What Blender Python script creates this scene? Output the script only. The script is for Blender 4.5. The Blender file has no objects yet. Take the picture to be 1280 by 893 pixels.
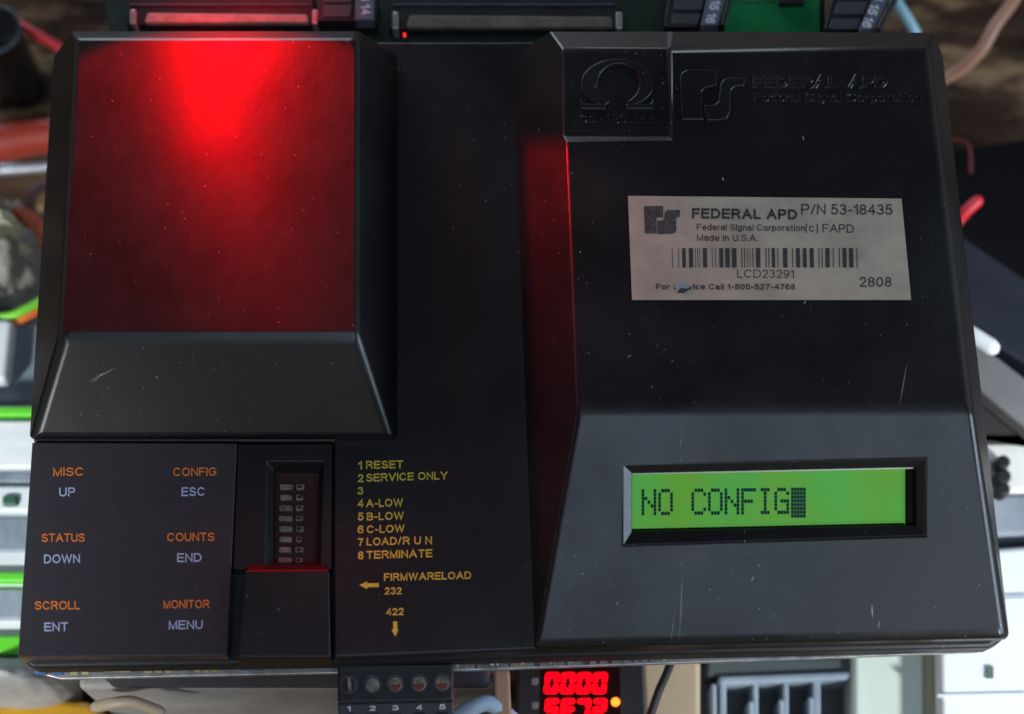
import bpy, bmesh, math, random
from mathutils import Vector, Matrix
random.seed(7)
S = bpy.context.scene
COL = S.collection
R = math.radians

# ------------------------------------------------------------------ camera
LENS = 65.0
F = LENS / 36.0 * 1280.0                 # focal length in photo pixels
TILT = R(20.4)
DIST = 0.4947
DIR = Vector((0, math.sin(TILT), -math.cos(TILT)))
UPV = Vector((0, math.cos(TILT), math.sin(TILT)))
CAM = -DIR * DIST
cd = bpy.data.cameras.new("camera")
cam = bpy.data.objects.new("camera", cd)
COL.objects.link(cam)
cam.location = CAM
cam.rotation_euler = (TILT, 0, 0)
cd.lens = LENS
cd.sensor_width = 36
cd.clip_start = 0.01
cd.clip_end = 50
cd.dof.use_dof = True
cd.dof.focus_distance = 0.488
cd.dof.aperture_fstop = 8.0
S.camera = cam

# ------------------------------------------------------------------ world and lamps
W = bpy.data.worlds.new("World")
S.world = W
W.use_nodes = True
wt = W.node_tree
wb = wt.nodes["Background"]
wg = wt.nodes.new("ShaderNodeTexCoord")
wx = wt.nodes.new("ShaderNodeSeparateXYZ")
wr = wt.nodes.new("ShaderNodeValToRGB")           # room light: window band at the horizon, dim ceiling
wr.color_ramp.elements[0].position = 0.05
wr.color_ramp.elements[0].color = (0.40, 0.34, 0.31, 1)
wr.color_ramp.elements[1].position = 0.55
wr.color_ramp.elements[1].color = (0.022, 0.022, 0.026, 1)
wt.links.new(wg.outputs["Generated"], wx.inputs[0])
wt.links.new(wx.outputs["Z"], wr.inputs[0])
wt.links.new(wr.outputs[0], wb.inputs[0])
wb.inputs[1].default_value = 0.8
S.view_settings.view_transform = 'Standard'
S.view_settings.look = 'None'
S.view_settings.exposure = 0.0
S.view_settings.gamma = 1.0
S.render.engine = 'CYCLES'
S.cycles.use_denoising = True
S.cycles.max_bounces = 6
S.cycles.sample_clamp_indirect = 4


def lamp(name, kind, loc, target, power, color, size=None, sizey=None):
    l = bpy.data.lights.new(name, kind)
    l.energy = power
    l.color = color
    o = bpy.data.objects.new(name, l)
    COL.objects.link(o)
    o.location = loc
    o.rotation_euler = (Vector(target) - Vector(loc)).to_track_quat('-Z', 'Y').to_euler()
    if kind == 'AREA':
        l.shape = 'RECTANGLE'
        l.size = size
        l.size_y = sizey or size
    return o, l


lamp("overhead_daylight", 'AREA', (0.14, -0.34, 0.95), (0.03, -0.02, 0), 2.9, (0.64, 0.79, 1.0), 0.80, 0.50)
lamp("side_window_light", 'AREA', (1.00, -0.16, 0.22), (0.10, -0.08, 0.0), 6.0, (0.62, 0.80, 1.0), 0.5, 0.32)
lamp("near_room_light", 'AREA', (-0.36, -0.92, 0.72), (-0.08, 0.0, 0.0), 0.55, (1.0, 0.84, 0.74), 0.7, 0.4)
lamp("far_window_light", 'AREA', (-0.38, 1.00, 0.20), (0.05, 0.03, 0.0), 4.6, (0.66, 0.80, 1.0), 0.7, 0.25)


def spot(name, loc, target, power, color, half, blend, rad, squash=1.0):
    o, l = lamp(name, 'SPOT', loc, target, power, color)
    l.spot_size = R(2 * half)
    l.spot_blend = blend
    l.shadow_soft_size = rad
    o.scale = (squash, 1, 1)          # lens that narrows the beam sideways


# added fill spots, coned to brighten the bench on both sides, not the controller
spot("left_daylight_patch", (-0.62, -0.60, 0.50), (-0.197, -0.050, -0.08), 56.0, (0.93, 0.98, 1.0), 8.0, 0.6, 0.05)
spot("right_daylight_patch", (0.72, -0.66, 0.50), (0.185, -0.090, -0.082), 62.0, (0.93, 1.0, 1.0), 8.5, 0.6, 0.05)
# red indicator lamps just past the controller's far edge
spot("red_indicator_lamp", (-0.089, 0.090, 0.064), (-0.079, 0.058, 0.021), 0.68, (1.0, 0.0, 0.004), 74, 1.0, 0.008, 0.15)
spot("red_indicator_lamp", (-0.089, 0.092, 0.066), (-0.03, -0.03, 0.0), 0.09, (1.0, 0.0, 0.004), 70, 0.9, 0.008)
spot("red_indicator_lamp", (-0.079, 0.097, 0.0345), (-0.077, -0.01, 0.004), 0.75, (1.0, 0.0, 0.004), 64.5, 0.12, 0.002)
spot("red_indicator_lamp", (-0.079, 0.118, 0.030), (-0.079, 0.103, -0.008), 0.08, (1.0, 0.0, 0.006), 50, 0.5, 0.003)


# ------------------------------------------------------------------ geometry helpers
def ray(px, py):
    return DIR + Vector((1, 0, 0)) * ((px - 640.0) / F) + UPV * ((446.5 - py) / F)


def U(px, py, z=0.0):
    """point where the sight line of a photo pixel meets the level z"""
    r = ray(px, py)
    return CAM + r * ((z - CAM.z) / r.z)


def UP(px, py, P0, n):
    r = ray(px, py)
    return CAM + r * ((P0 - CAM).dot(n) / r.dot(n))


ZN = Vector((0, 0, 1))


def level(z):
    return (Vector((0, 0, z)), ZN)


def MPP(z):
    """metres in one photo pixel at level z near the picture centre"""
    return (U(641, 446, z) - U(640, 446, z)).length


def link(name, me, mat, parent=None, loc=None):
    o = bpy.data.objects.new(name, me)
    COL.objects.link(o)
    for m in (mat if isinstance(mat, (list, tuple)) else [mat]):
        me.materials.append(m)
    root = parent
    while root is not None and root.parent is not None:
        root = root.parent
    base = Vector(loc) if loc is not None else (root.location.copy() if root else Vector((0, 0, 0)))
    me.transform(Matrix.Translation(-base))
    if parent is None:
        o.location = base
    else:
        o.parent = parent
    return o


def weigh(bm, V, table, rest=0.0):
    """edge rounding as a share of the modifier's width"""
    ly = bm.edges.layers.float.get("bevel_weight_edge") or bm.edges.layers.float.new("bevel_weight_edge")
    for e in bm.edges:
        e[ly] = rest
    for pair, w in table.items():
        a, b = pair.split()
        e = bm.edges.get((V[a], V[b]))
        if e:
            e[ly] = w
    bmesh.ops.recalc_face_normals(bm, faces=bm.faces[:])
    for e in bm.edges:
        if e[ly] == 0 and len(e.link_faces) == 2 and e.calc_face_angle() > 0.15:
            e.smooth = False


def obj(name, bm, mat, parent=None, bevel=0.0, seg=2, smooth=None, loc=None, recalc=True, ang=28, weighted=False):
    if recalc:
        bmesh.ops.recalc_face_normals(bm, faces=bm.faces[:])
    me = bpy.data.meshes.new(name)
    bm.to_mesh(me)
    bm.free()
    if smooth is None:
        smooth = bevel > 0
    for p in me.polygons:
        p.use_smooth = smooth
    o = link(name, me, mat, parent, loc)
    if bevel > 0:
        m = o.modifiers.new("bevel", 'BEVEL')
        m.width = bevel
        m.segments = seg
        m.limit_method = 'WEIGHT' if weighted else 'ANGLE'
        m.angle_limit = R(ang)
        m.use_clamp_overlap = not weighted
        m.harden_normals = True
    return o


def tag(o, label=None, cat=None, group=None, kind=None):
    if label: o["label"] = label
    if cat: o["category"] = cat
    if group: o["group"] = group
    if kind: o["kind"] = kind
    return o


def thing(name, loc, label, cat, group=None):
    o = bpy.data.objects.new(name, None)
    o.empty_display_size = 0.01
    COL.objects.link(o)
    o.location = loc
    return tag(o, label, cat, group)


def add_poly(bm, pts):
    return bm.faces.new([bm.verts.new(p) for p in pts])


def add_prism(bm, top, bottom):
    t = [bm.verts.new(p) for p in top]
    b = [bm.verts.new(p) for p in bottom]
    n = len(t)
    bm.faces.new(t)
    bm.faces.new(b[::-1])
    for i in range(n):
        bm.faces.new([t[i], b[i], b[(i + 1) % n], t[(i + 1) % n]])


def prism(poly, z1, z0, bm=None):
    """outline in photo pixels read at level z1, walls straight down to z0"""
    bm = bm or bmesh.new()
    top = [U(x, y, z1) for x, y in poly]
    add_prism(bm, top, [Vector((p.x, p.y, z0)) for p in top])
    return bm


def rect(x0, y0, x1, y1):
    return [(x0, y0), (x1, y0), (x1, y1), (x0, y1)]


def plate(poly, pl, t0, t1, bm=None):
    """outline in photo pixels on a plane, from t0 to t1 above it along its normal"""
    bm = bm or bmesh.new()
    P0, n = pl
    base = [UP(x, y, P0 + n * t1, n) for x, y in poly]
    add_prism(bm, base, [p - n * (t1 - t0) for p in base])
    return bm


def circle(cx, cy, r, n=24, ry=None, a0=0, a1=360):
    ry = ry or r
    full = abs(a1 - a0) >= 360
    return [(cx + r * math.cos(R(a0 + (a1 - a0) * i / (n if full else n - 1))),
             cy + ry * math.sin(R(a0 + (a1 - a0) * i / (n if full else n - 1)))) for i in range(n)]


def tube(pts, rad, bm=None, n=10, caps=True, steps=6):
    """round tube through 3D points (smoothed), rad may be a list"""
    bm = bm or bmesh.new()
    P = [Vector(p) for p in pts]
    Q = []
    for i in range(len(P) - 1):
        p0, p1, p2, p3 = P[max(i - 1, 0)], P[i], P[i + 1], P[min(i + 2, len(P) - 1)]
        for k in range(steps):
            t = k / steps
            Q.append(0.5 * ((2 * p1) + (p2 - p0) * t + (2 * p0 - 5 * p1 + 4 * p2 - p3) * t * t + (3 * p1 - p0 - 3 * p2 + p3) * t ** 3))
    Q.append(P[-1])
    rings = []
    ref = Vector((0.13, 0.21, 1)).normalized()
    for i, q in enumerate(Q):
        d = (Q[min(i + 1, len(Q) - 1)] - Q[max(i - 1, 0)]).normalized()
        a = d.cross(ref).normalized()
        b = d.cross(a)
        rr = rad if not isinstance(rad, (list, tuple)) else rad[0] + (rad[1] - rad[0]) * i / (len(Q) - 1)
        rings.append([bm.verts.new(q + (a * math.cos(2 * math.pi * k / n) + b * math.sin(2 * math.pi * k / n)) * rr) for k in range(n)])
    for i in range(len(rings) - 1):
        for k in range(n):
            bm.faces.new([rings[i][k], rings[i][(k + 1) % n], rings[i + 1][(k + 1) % n], rings[i + 1][k]])
    if caps:
        for ring, q, sgn in ((rings[0], Q[0], -1), (rings[-1], Q[-1], 1)):
            d = (Q[1] - Q[0]).normalized() if sgn < 0 else (Q[-1] - Q[-2]).normalized()
            prev = ring
            rr = (ring[0].co - q).length
            for f_ in (0.5, 0.85):
                nr = [bm.verts.new(q + (v.co - q) * math.cos(f_ * math.pi / 2) + d * sgn * rr * math.sin(f_ * math.pi / 2)) for v in ring]
                for k in range(n):
                    bm.faces.new([prev[k], prev[(k + 1) % n], nr[(k + 1) % n], nr[k]])
                prev = nr
            bm.faces.new(prev)
    return bm


# ---- lettering: a plain grotesque alphabet drawn as pen strokes
def arc(cx, cy, rx, ry, a0, a1):
    n = max(5, int(abs(a1 - a0) / 15))
    return [(cx + rx * math.cos(R(a0 + (a1 - a0) * i / n)), cy + ry * math.sin(R(a0 + (a1 - a0) * i / n))) for i in range(n + 1)]


def ring(cx, cy, rx, ry):
    return arc(cx, cy, rx, ry, 90, 450)


ALPHA = {   # ink width in capital heights, then strokes in a unit box
    'A': (.92, [[(0, 0), (.5, 1), (1, 0)], [(.19, .36), (.81, .36)]]),
    'B': (.76, [[(0, 0), (0, 1), (.58, 1)] + arc(.58, .76, .36, .24, 90, -90) + [(0, .52)], [(.58, .52)] + arc(.62, .26, .38, .26, 90, -90) + [(0, 0)]]),
    'C': (.88, [arc(.5, .5, .5, .5, 42, 318)]),
    'D': (.84, [[(0, 0), (0, 1), (.42, 1)] + arc(.42, .5, .58, .5, 90, -90) + [(0, 0)]]),
    'E': (.74, [[(1, 1), (0, 1), (0, 0), (1, 0)], [(0, .52), (.92, .52)]]),
    'F': (.68, [[(1, 1), (0, 1), (0, 0)], [(0, .5), (.86, .5)]]),
    'G': (.92, [arc(.5, .5, .5, .5, 45, 325) + [(.97, .22), (.97, .47), (.55, .47)]]),
    'H': (.78, [[(0, 0), (0, 1)], [(1, 0), (1, 1)], [(0, .52), (1, .52)]]),
    'I': (.0, [[(.5, 0), (.5, 1)]]),
    'L': (.62, [[(0, 1), (0, 0), (1, 0)]]),
    'M': (.90, [[(0, 0), (0, 1), (.5, 0), (1, 1), (1, 0)]]),
    'N': (.78, [[(0, 0), (0, 1), (1, 0), (1, 1)]]),
    'O': (.94, [ring(.5, .5, .5, .5)]),
    'P': (.74, [[(0, 0), (0, 1), (.6, 1)] + arc(.6, .73, .4, .27, 90, -90) + [(0, .46)]]),
    'R': (.82, [[(0, 0), (0, 1), (.6, 1)] + arc(.6, .75, .36, .25, 90, -90) + [(0, .5)], [(.5, .5), (.72, .36), (1, 0)]]),
    'S': (.78, [arc(.5, .755, .45, .245, 25, 270)[:-1] + arc(.5, .255, .5, .255, 90, -160)]),
    'T': (.76, [[(0, 1), (1, 1)], [(.5, 1), (.5, 0)]]),
    'U': (.78, [[(0, 1), (0, .36)] + arc(.5, .36, .5, .36, 180, 360) + [(1, 1)]]),
    'V': (.88, [[(0, 1), (.5, 0), (1, 1)]]),
    'W': (1.25, [[(0, 1), (.25, 0), (.5, 1), (.75, 0), (1, 1)]]),
    'Y': (.88, [[(0, 1), (.5, .44), (1, 1)], [(.5, .44), (.5, 0)]]),
    '0': (.62, [ring(.5, .5, .5, .5)]),
    '1': (.34, [[(0, .74), (.55, .86), (1, 1), (1, 0)]]),
    '2': (.62, [arc(.5, .72, .48, .28, 165, -38) + [(0, 0), (1, 0)]]),
    '3': (.62, [arc(.48, .755, .42, .245, 155, -90)[:-1] + arc(.48, .26, .5, .26, 90, -158)]),
    '4': (.66, [[(.76, 0), (.76, 1), (0, .29), (1, .29)]]),
    '5': (.62, [[(.9, 1), (.18, 1), (.06, .5)] + arc(.47, .325, .52, .325, 128, -155)]),
    '6': (.62, [ring(.5, .31, .5, .31), arc(.56, .46, .56, .54, 48, 188)]),
    '7': (.62, [[(0, 1), (1, 1), (.62, .55), (.36, 0)]]),
    '8': (.62, [ring(.5, .76, .42, .24), ring(.5, .26, .5, .26)]),
    '9': (.62, [ring(.5, .69, .5, .31), arc(.44, .54, .56, .54, 228, 368)]),
    'a': (.58, [arc(.48, .50, .44, .22, 165, 0) + [(.92, .1), (1, 0)], [(.92, .42), (.40, .40)] + arc(.34, .2, .34, .2, 90, 270) + [(.5, 0), (.92, .18)]]),
    'c': (.58, [arc(.5, .36, .5, .36, 45, 315)]),
    'd': (.60, [ring(.47, .36, .47, .36), [(1, 0), (1, 1)]]),
    'e': (.60, [[(0, .38), (1, .38)] + arc(.5, .36, .5, .36, 3, 318)]),
    'f': (.34, [[(.42, 0), (.42, .80)] + arc(.85, .80, .43, .20, 180, 90), [(0, .70), (.95, .70)]]),
    'g': (.60, [ring(.47, .36, .47, .36), [(1, .72), (1, -.02)] + arc(.5, -.02, .5, .26, 0, -155)]),
    'i': (.0, [[(.5, 0), (.5, .72)], [(.5, .90), (.5, 1)]]),
    'l': (.0, [[(.5, 0), (.5, 1)]]),
    'n': (.55, [[(0, 0), (0, .72)], [(0, .40)] + arc(.5, .42, .5, .30, 180, 0) + [(1, 0)]]),
    'o': (.62, [ring(.5, .36, .5, .36)]),
    'p': (.60, [ring(.53, .36, .47, .36), [(0, .72), (0, -.28)]]),
    'r': (.32, [[(0, 0), (0, .72)], [(0, .36)] + arc(.9, .36, .9, .34, 180, 85)]),
    't': (.34, [[(.42, .94), (.42, .14)] + arc(.78, .14, .36, .14, 180, 270) + [(1, 0)], [(0, .70), (1, .70)]]),
    'v': (.58, [[(0, .72), (.5, 0), (1, .72)]]),
    '(': (.24, [arc(1.1, .38, 1.1, .68, 125, 235)]),
    ')': (.24, [arc(-.1, .38, 1.1, .68, 55, -55)]),
    '/': (.38, [[(0, 0), (1, 1)]]),
    '-': (.34, [[(0, .38), (1, .38)]]),
    '.': (.0, [[(.5, 0), (.5, .02)]]),
    ' ': (.30, []),
}
_cache = {}


def ribbon(pts, w, vs, fs, z):
    """a pen stroke of width w with mitred corners"""
    P = [Vector((x, y)) for x, y in pts]
    Q = [P[0]]
    for p in P[1:]:
        if (p - Q[-1]).length > 1e-5:
            Q.append(p)
    closed = len(Q) > 3 and (Q[0] - Q[-1]).length < 1e-4
    if closed:
        Q.pop()
    n = len(Q)
    L, Rr = [], []
    for i in range(n):
        d0 = (Q[i] - Q[i - 1]).normalized() if (i > 0 or closed) else None
        d1 = (Q[(i + 1) % n] - Q[i]).normalized() if (i < n - 1 or closed) else None
        d0, d1 = d0 or d1, d1 or d0
        n0, n1 = Vector((-d0.y, d0.x)), Vector((-d1.y, d1.x))
        mid = n0 + n1
        mid = n0 if mid.length < 1e-3 else mid.normalized()
        k_ = min(1.0 / max(mid.dot(n0), 0.2), 2.2)
        ext = Vector((0, 0))
        if not closed:
            ext = -d1 * w * 0.5 if i == 0 else (d0 * w * 0.5 if i == n - 1 else ext)
        L.append(Q[i] + ext + mid * k_ * w / 2)
        Rr.append(Q[i] + ext - mid * k_ * w / 2)
    b = len(vs)
    for p in L + Rr:
        vs.append(Vector((p.x, p.y, z)))
    for i in range(n if closed else n - 1):
        j = (i + 1) % n
        fs.append((b + i, b + n + i, b + n + j, b + j))


def glyphs(s, w=0.13, spacing=1.0, fat=0.0):
    key = (s, w, spacing, fat)
    if key not in _cache:
        vs, fs, x, nz = [], [], 0.0, 0
        for ch in s:
            gw, strokes = ALPHA[ch]
            ink = gw if gw == 0 else max(gw - w * 0.4, w)
            for st_ in strokes:
                ribbon([(x + w / 2 + px * ink - (ink * .5 if gw == 0 else 0), w / 2 + py * (1 - w)) for px, py in st_], w + fat, vs, fs, nz)
                nz += 1
            x += ink + w + (0.15 if ch != ' ' else 0.02) * spacing
        _cache[key] = (vs, fs)
    return _cache[key]


def text(name, s, x0, x1, yb0, cap, pl, mat, parent, yb1=None, w=0.13, eps=0.00006, raised=0.0, spacing=1.0, A=None, B=None):
    """a line of lettering: left end, right end, baseline and capital height in photo pixels, laid on a plane"""
    vs, fs = glyphs(s, w, spacing)
    mx0, mx1 = min(v.x for v in vs), max(v.x for v in vs)
    yb1 = yb0 if yb1 is None else yb1
    A = A or (x1 - x0, yb1 - yb0)
    B = B or (0, -cap)
    P0, n = pl
    bm = bmesh.new()
    nv = []
    for v in vs:
        u = (v.x - mx0) / (mx1 - mx0)
        p = UP(x0 + A[0] * u + B[0] * v.y, yb0 + A[1] * u + B[1] * v.y, P0, n)
        nv.append(bm.verts.new(p + n * ((raised or eps) + v.z * 0.000002)))
    for f in fs:
        try:
            bm.faces.new([nv[i] for i in f])
        except ValueError:
            pass
    if raised:                     # drafted sides, as moulded letters have
        v2, _ = glyphs(s, w, spacing, 0.24)
        low = []
        for v in v2:
            u = (v.x - mx0) / (mx1 - mx0)
            low.append(bm.verts.new(UP(x0 + A[0] * u + B[0] * v.y, yb0 + A[1] * u + B[1] * v.y, P0, n) - n * 0.0001))
        cnt = {}
        for f in fs:
            for a_, b_ in zip(f, f[1:] + f[:1]):
                cnt[frozenset((a_, b_))] = cnt.get(frozenset((a_, b_)), []) + [(a_, b_)]
        for es in cnt.values():
            if len(es) == 1:
                a_, b_ = es[0]
                bm.faces.new([nv[b_], nv[a_], low[a_], low[b_]])
    return obj(name, bm, mat, parent, recalc=bool(raised))


# ------------------------------------------------------------------ materials
def mat(name, color, rough=0.5, metal=0.0, spec=0.5, emit=None, estr=0.0):
    m = bpy.data.materials.new(name)
    m.use_nodes = True
    b = m.node_tree.nodes["Principled BSDF"]
    b.inputs["Base Color"].default_value = (*color, 1)
    b.inputs["Roughness"].default_value = rough
    b.inputs["Metallic"].default_value = metal
    b.inputs["Specular IOR Level"].default_value = spec
    if emit:
        b.inputs["Emission Color"].default_value = (*emit, 1)
        b.inputs["Emission Strength"].default_value = estr
    return m


class NT:
    def __init__(s, m):
        s.t = m.node_tree
        s.b = s.t.nodes["Principled BSDF"]
        s.tc = s.t.nodes.new("ShaderNodeTexCoord")

    def n(s, kind, **kw):
        x = s.t.nodes.new(kind)
        for k, v in kw.items():
            setattr(x, k, v)
        return x

    def l(s, a, b):
        s.t.links.new(a, b)

    def mapping(s, scale=(1, 1, 1), rot=(0, 0, 0)):
        x = s.n("ShaderNodeMapping")
        x.inputs["Scale"].default_value = scale
        x.inputs["Rotation"].default_value = rot
        s.l(s.tc.outputs["Object"], x.inputs["Vector"])
        return x.outputs[0]

    def noise(s, scale, vec=None, detail=4, rough=0.55):
        x = s.n("ShaderNodeTexNoise")
        x.inputs["Scale"].default_value = scale
        x.inputs["Detail"].default_value = detail
        x.inputs["Roughness"].default_value = rough
        s.l(vec or s.tc.outputs["Object"], x.inputs["Vector"])
        return x.outputs["Fac"]

    def ramp(s, fac, a, b, ca=(0, 0, 0, 1), cb=(1, 1, 1, 1)):
        x = s.n("ShaderNodeValToRGB")
        x.color_ramp.elements[0].position = a
        x.color_ramp.elements[1].position = b
        x.color_ramp.elements[0].color = ca
        x.color_ramp.elements[1].color = cb
        s.l(fac, x.inputs[0])
        return x.outputs[0]

    def math(s, op, a, b):
        x = s.n("ShaderNodeMath", operation=op)
        for i, v in enumerate((a, b)):
            if isinstance(v, (int, float)):
                x.inputs[i].default_value = v
            else:
                s.l(v, x.inputs[i])
        return x.outputs[0]

    def mix(s, fac, a, b):
        x = s.n("ShaderNodeMix", data_type='RGBA')
        for i, v in ((0, fac), (6, a), (7, b)):
            if isinstance(v, (int, float, tuple)):
                x.inputs[i].default_value = v
            else:
                s.l(v, x.inputs[i])
        return x.outputs[2]

    def specks(s, scale, size, keep, vec=None):
        """sparse dots: 1 inside a few voronoi cells, 0 elsewhere"""
        v = s.n("ShaderNodeTexVoronoi")
        v.inputs["Scale"].default_value = scale
        s.l(vec or s.tc.outputs["Object"], v.inputs["Vector"])
        near = s.math('LESS_THAN', v.outputs["Distance"], size)
        sep = s.n("ShaderNodeSeparateColor")
        s.l(v.outputs["Color"], sep.inputs[0])
        some = s.math('GREATER_THAN', sep.outputs[0], 1 - keep)
        return s.math('MULTIPLY', near, some)


def plastic(name, color, rough=0.42, dust=1.0, bump=0.10, spec=0.5, smear=0.10):
    """moulded black plastic with pale dust specks, short scratches and uneven gloss"""
    m = mat(name, color, rough, spec=spec)
    k = NT(m)
    a = k.specks(560, 0.10, 0.10 * dust)
    a2 = k.specks(1300, 0.13, 0.035 * dust)
    b = k.specks(120, 0.055, 0.10 * dust, k.mapping((9, 1.0, 1), (0, 0, R(20))))
    c = k.specks(110, 0.05, 0.06 * dust, k.mapping((8, 1, 1), (0, 0, R(-32))))
    fine = k.math('MULTIPLY', k.specks(2400, 0.20, 0.03 * dust), 0.35)
    patch = k.ramp(k.noise(22, detail=3), 0.42, 0.62)
    d = k.math('MULTIPLY', k.math('MAXIMUM', k.math('MAXIMUM', a, k.math('MAXIMUM', a2, fine)), k.math('MAXIMUM', b, c)), patch)
    film = k.math('MULTIPLY', k.ramp(k.noise(14, detail=6, rough=0.7), 0.45, 0.8), 0.008 * dust)
    base = k.mix(film, (*color, 1), (0.30, 0.31, 0.33, 1))
    k.l(k.mix(d, base, (0.30, 0.30, 0.31, 1)), k.b.inputs["Base Color"])
    r = k.ramp(k.noise(30, detail=5, rough=0.65), 0.25, 0.75, (rough - smear,) * 3 + (1,), (rough + smear,) * 3 + (1,))
    k.l(r, k.b.inputs["Roughness"])
    bp = k.n("ShaderNodeBump")
    bp.inputs["Strength"].default_value = bump
    bp.inputs["Distance"].default_value = 0.0002
    k.l(k.noise(2600, detail=2), bp.inputs["Height"])
    k.l(bp.outputs[0], k.b.inputs["Normal"])
    return m


def mottled(name, c1, c2, scale, rough=0.6, metal=0.0, lo=0.4, hi=0.65, vec=None, spec=0.5, detail=5):
    m = mat(name, c1, rough, metal, spec)
    k = NT(m)
    v = k.mapping(*vec) if vec else None
    k.l(k.mix(k.ramp(k.noise(scale, v, detail, 0.62), lo, hi), (*c1, 1), (*c2, 1)), k.b.inputs["Base Color"])
    return m


M = {}
M['shell'] = plastic("black_moulded_plastic", (0.008, 0.0085, 0.010), 0.35, smear=0.10, dust=1.5)
M['panel'] = plastic("black_front_panel", (0.009, 0.0085, 0.010), 0.40, smear=0.07)
M['keypad'] = plastic("charcoal_membrane", (0.044, 0.038, 0.045), 0.30, dust=0.35, bump=0.0)
M['base'] = plastic("black_base_plastic", (0.012, 0.012, 0.013), 0.5, dust=2.0)
M['dark'] = mat("dark_cavity_plastic", (0.008, 0.007, 0.007), 0.6)
M['orange'] = mat("orange_ink", (0.80, 0.20, 0.02), 0.6)
M['blue'] = mat("pale_blue_ink", (0.40, 0.46, 0.66), 0.6)
M['yellow'] = mottled("yellow_ink", (0.82, 0.62, 0.06), (0.60, 0.44, 0.045), 900, 0.6)
M['sticker'] = mottled("silver_label_film", (0.44, 0.40, 0.31), (0.31, 0.28, 0.22), 95, 0.5, 0.0, 0.4, 0.75)
M['ink'] = mottled("black_label_ink", (0.02, 0.02, 0.022), (0.06, 0.058, 0.055), 1500, 0.6)
M['logo_ink'] = mottled("worn_grey_ink", (0.035, 0.036, 0.04), (0.08, 0.08, 0.08), 900, 0.6)
M['flake'] = mat("pale_torn_film", (0.26, 0.31, 0.34), 0.5)
M['alu'] = mottled("scuffed_aluminium", (0.62, 0.62, 0.62), (0.35, 0.35, 0.36), 180, 0.35, 0.7)
M['pcb'] = mottled("green_circuit_board", (0.004, 0.20, 0.055), (0.003, 0.16, 0.045), 120, 0.4)
M['pcb_dark'] = mottled("dark_green_board", (0.012, 0.035, 0.02), (0.008, 0.02, 0.014), 120, 0.45)
M['pcb_edge'] = mat("board_edge", (0.10, 0.13, 0.10), 0.5)
M['beige'] = mottled("ivory_connector_plastic", (0.34, 0.30, 0.26), (0.24, 0.21, 0.18), 200, 0.5)
M['olive'] = mottled("olive_connector_plastic", (0.16, 0.15, 0.10), (0.10, 0.095, 0.07), 200, 0.5)
M['term'] = plastic("black_terminal_plastic", (0.014, 0.014, 0.017), 0.45, dust=1.0)
M['term_grey'] = plastic("dark_grey_terminal_plastic", (0.05, 0.05, 0.056), 0.5, dust=1.0)
M['strip'] = mottled("grey_marker_strip", (0.13, 0.15, 0.19), (0.09, 0.10, 0.13), 300, 0.5)
M['white_ink'] = mat("white_ink", (0.75, 0.76, 0.80), 0.6)
M['screw'] = mottled("zinc_screw", (0.30, 0.27, 0.22), (0.12, 0.10, 0.08), 600, 0.5, 0.4)
M['screw_red'] = mat("coppery_screw_slot", (0.17, 0.028, 0.02), 0.5)
M['solder'] = mat("yellow_component", (0.45, 0.42, 0.16), 0.4)
M['blue_part'] = mat("blue_component", (0.06, 0.16, 0.34), 0.35)
M['rocker'] = mottled("ivory_rocker", (0.26, 0.22, 0.18), (0.10, 0.085, 0.07), 420, 0.4)
M['dip'] = mat("red_switch_body", (0.045, 0.006, 0.006), 0.45)
M['segment'] = mat("liquid_crystal_dots", (0.004, 0.022, 0.04), 0.6, spec=0.05)
M['gasket'] = mat("black_gasket_rubber", (0.006, 0.006, 0.005), 0.8, spec=0.06)
m = mat("green_backlit_glass", (0.03, 0.09, 0.012), 0.45, spec=0.15, emit=(0.16, 0.52, 0.035), estr=0.56)
k = NT(m)
k.l(k.mix(k.ramp(k.noise(40, detail=3), 0.35, 0.7), (0.075, 0.50, 0.095, 1), (0.16, 0.42, 0.025, 1)), k.b.inputs["Emission Color"])
M['lcd'] = m
M['lcd_bezel'] = mat("ivory_display_edge", (0.75, 0.72, 0.62), 0.45)

# ------------------------------------------------------------------ setting: bench top
ZT = -0.14
wood = mat("worn_painted_wood", (0.06, 0.04, 0.03), 0.8, spec=0.08)
k = NT(wood)
v = k.mapping((6, 22, 6), (0, 0, R(7)))
grain = k.ramp(k.noise(3.2, v, 8, 0.66), 0.35, 0.7)
c = k.mix(grain, (0.024, 0.013, 0.009, 1), (0.11, 0.062, 0.038, 1))
chip = k.ramp(k.noise(16, k.mapping((1.0, 3.2, 1), (0, 0, R(7))), 9, 0.66), 0.49, 0.60)
k.l(k.mix(chip, c, (0.36, 0.225, 0.115, 1)), k.b.inputs["Base Color"])
bp = k.n("ShaderNodeBump")
bp.inputs["Strength"].default_value = 0.5
bp.inputs["Distance"].default_value = 0.002
k.l(grain, bp.inputs["Height"])
k.l(bp.outputs[0], k.b.inputs["Normal"])
bm = bmesh.new()
add_prism(bm, [Vector((x, y, ZT)) for x, y in ((-1.2, -0.9), (1.2, -0.9), (1.2, 1.1), (-1.2, 1.1))],
          [Vector((x, y, ZT - 0.03)) for x, y in ((-1.2, -0.9), (1.2, -0.9), (1.2, 1.1), (-1.2, 1.1))])
tag(obj("tabletop", bm, wood, loc=(0, 0, ZT)), kind="structure")

# ------------------------------------------------------------------ the controller
ZB = -0.0235
dev = thing("controller", (0, 0, ZB), "black plastic traffic controller with a green text display, keypad and red lit cover", "controller")

H = 0.021           # height of the two raised covers above the front panel


def ends(p, z):
    return Vector((p.x, p.y, z))


# front panel: the low floor between the covers
bm = prism([(84, 52), (1160, 52), (1259, 797), (667, 813), (416, 823), (416, 553), (41, 553)], 0.0, -0.006)
obj("front_panel", bm, M['panel'], dev, bevel=0.0009, seg=3)
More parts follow.
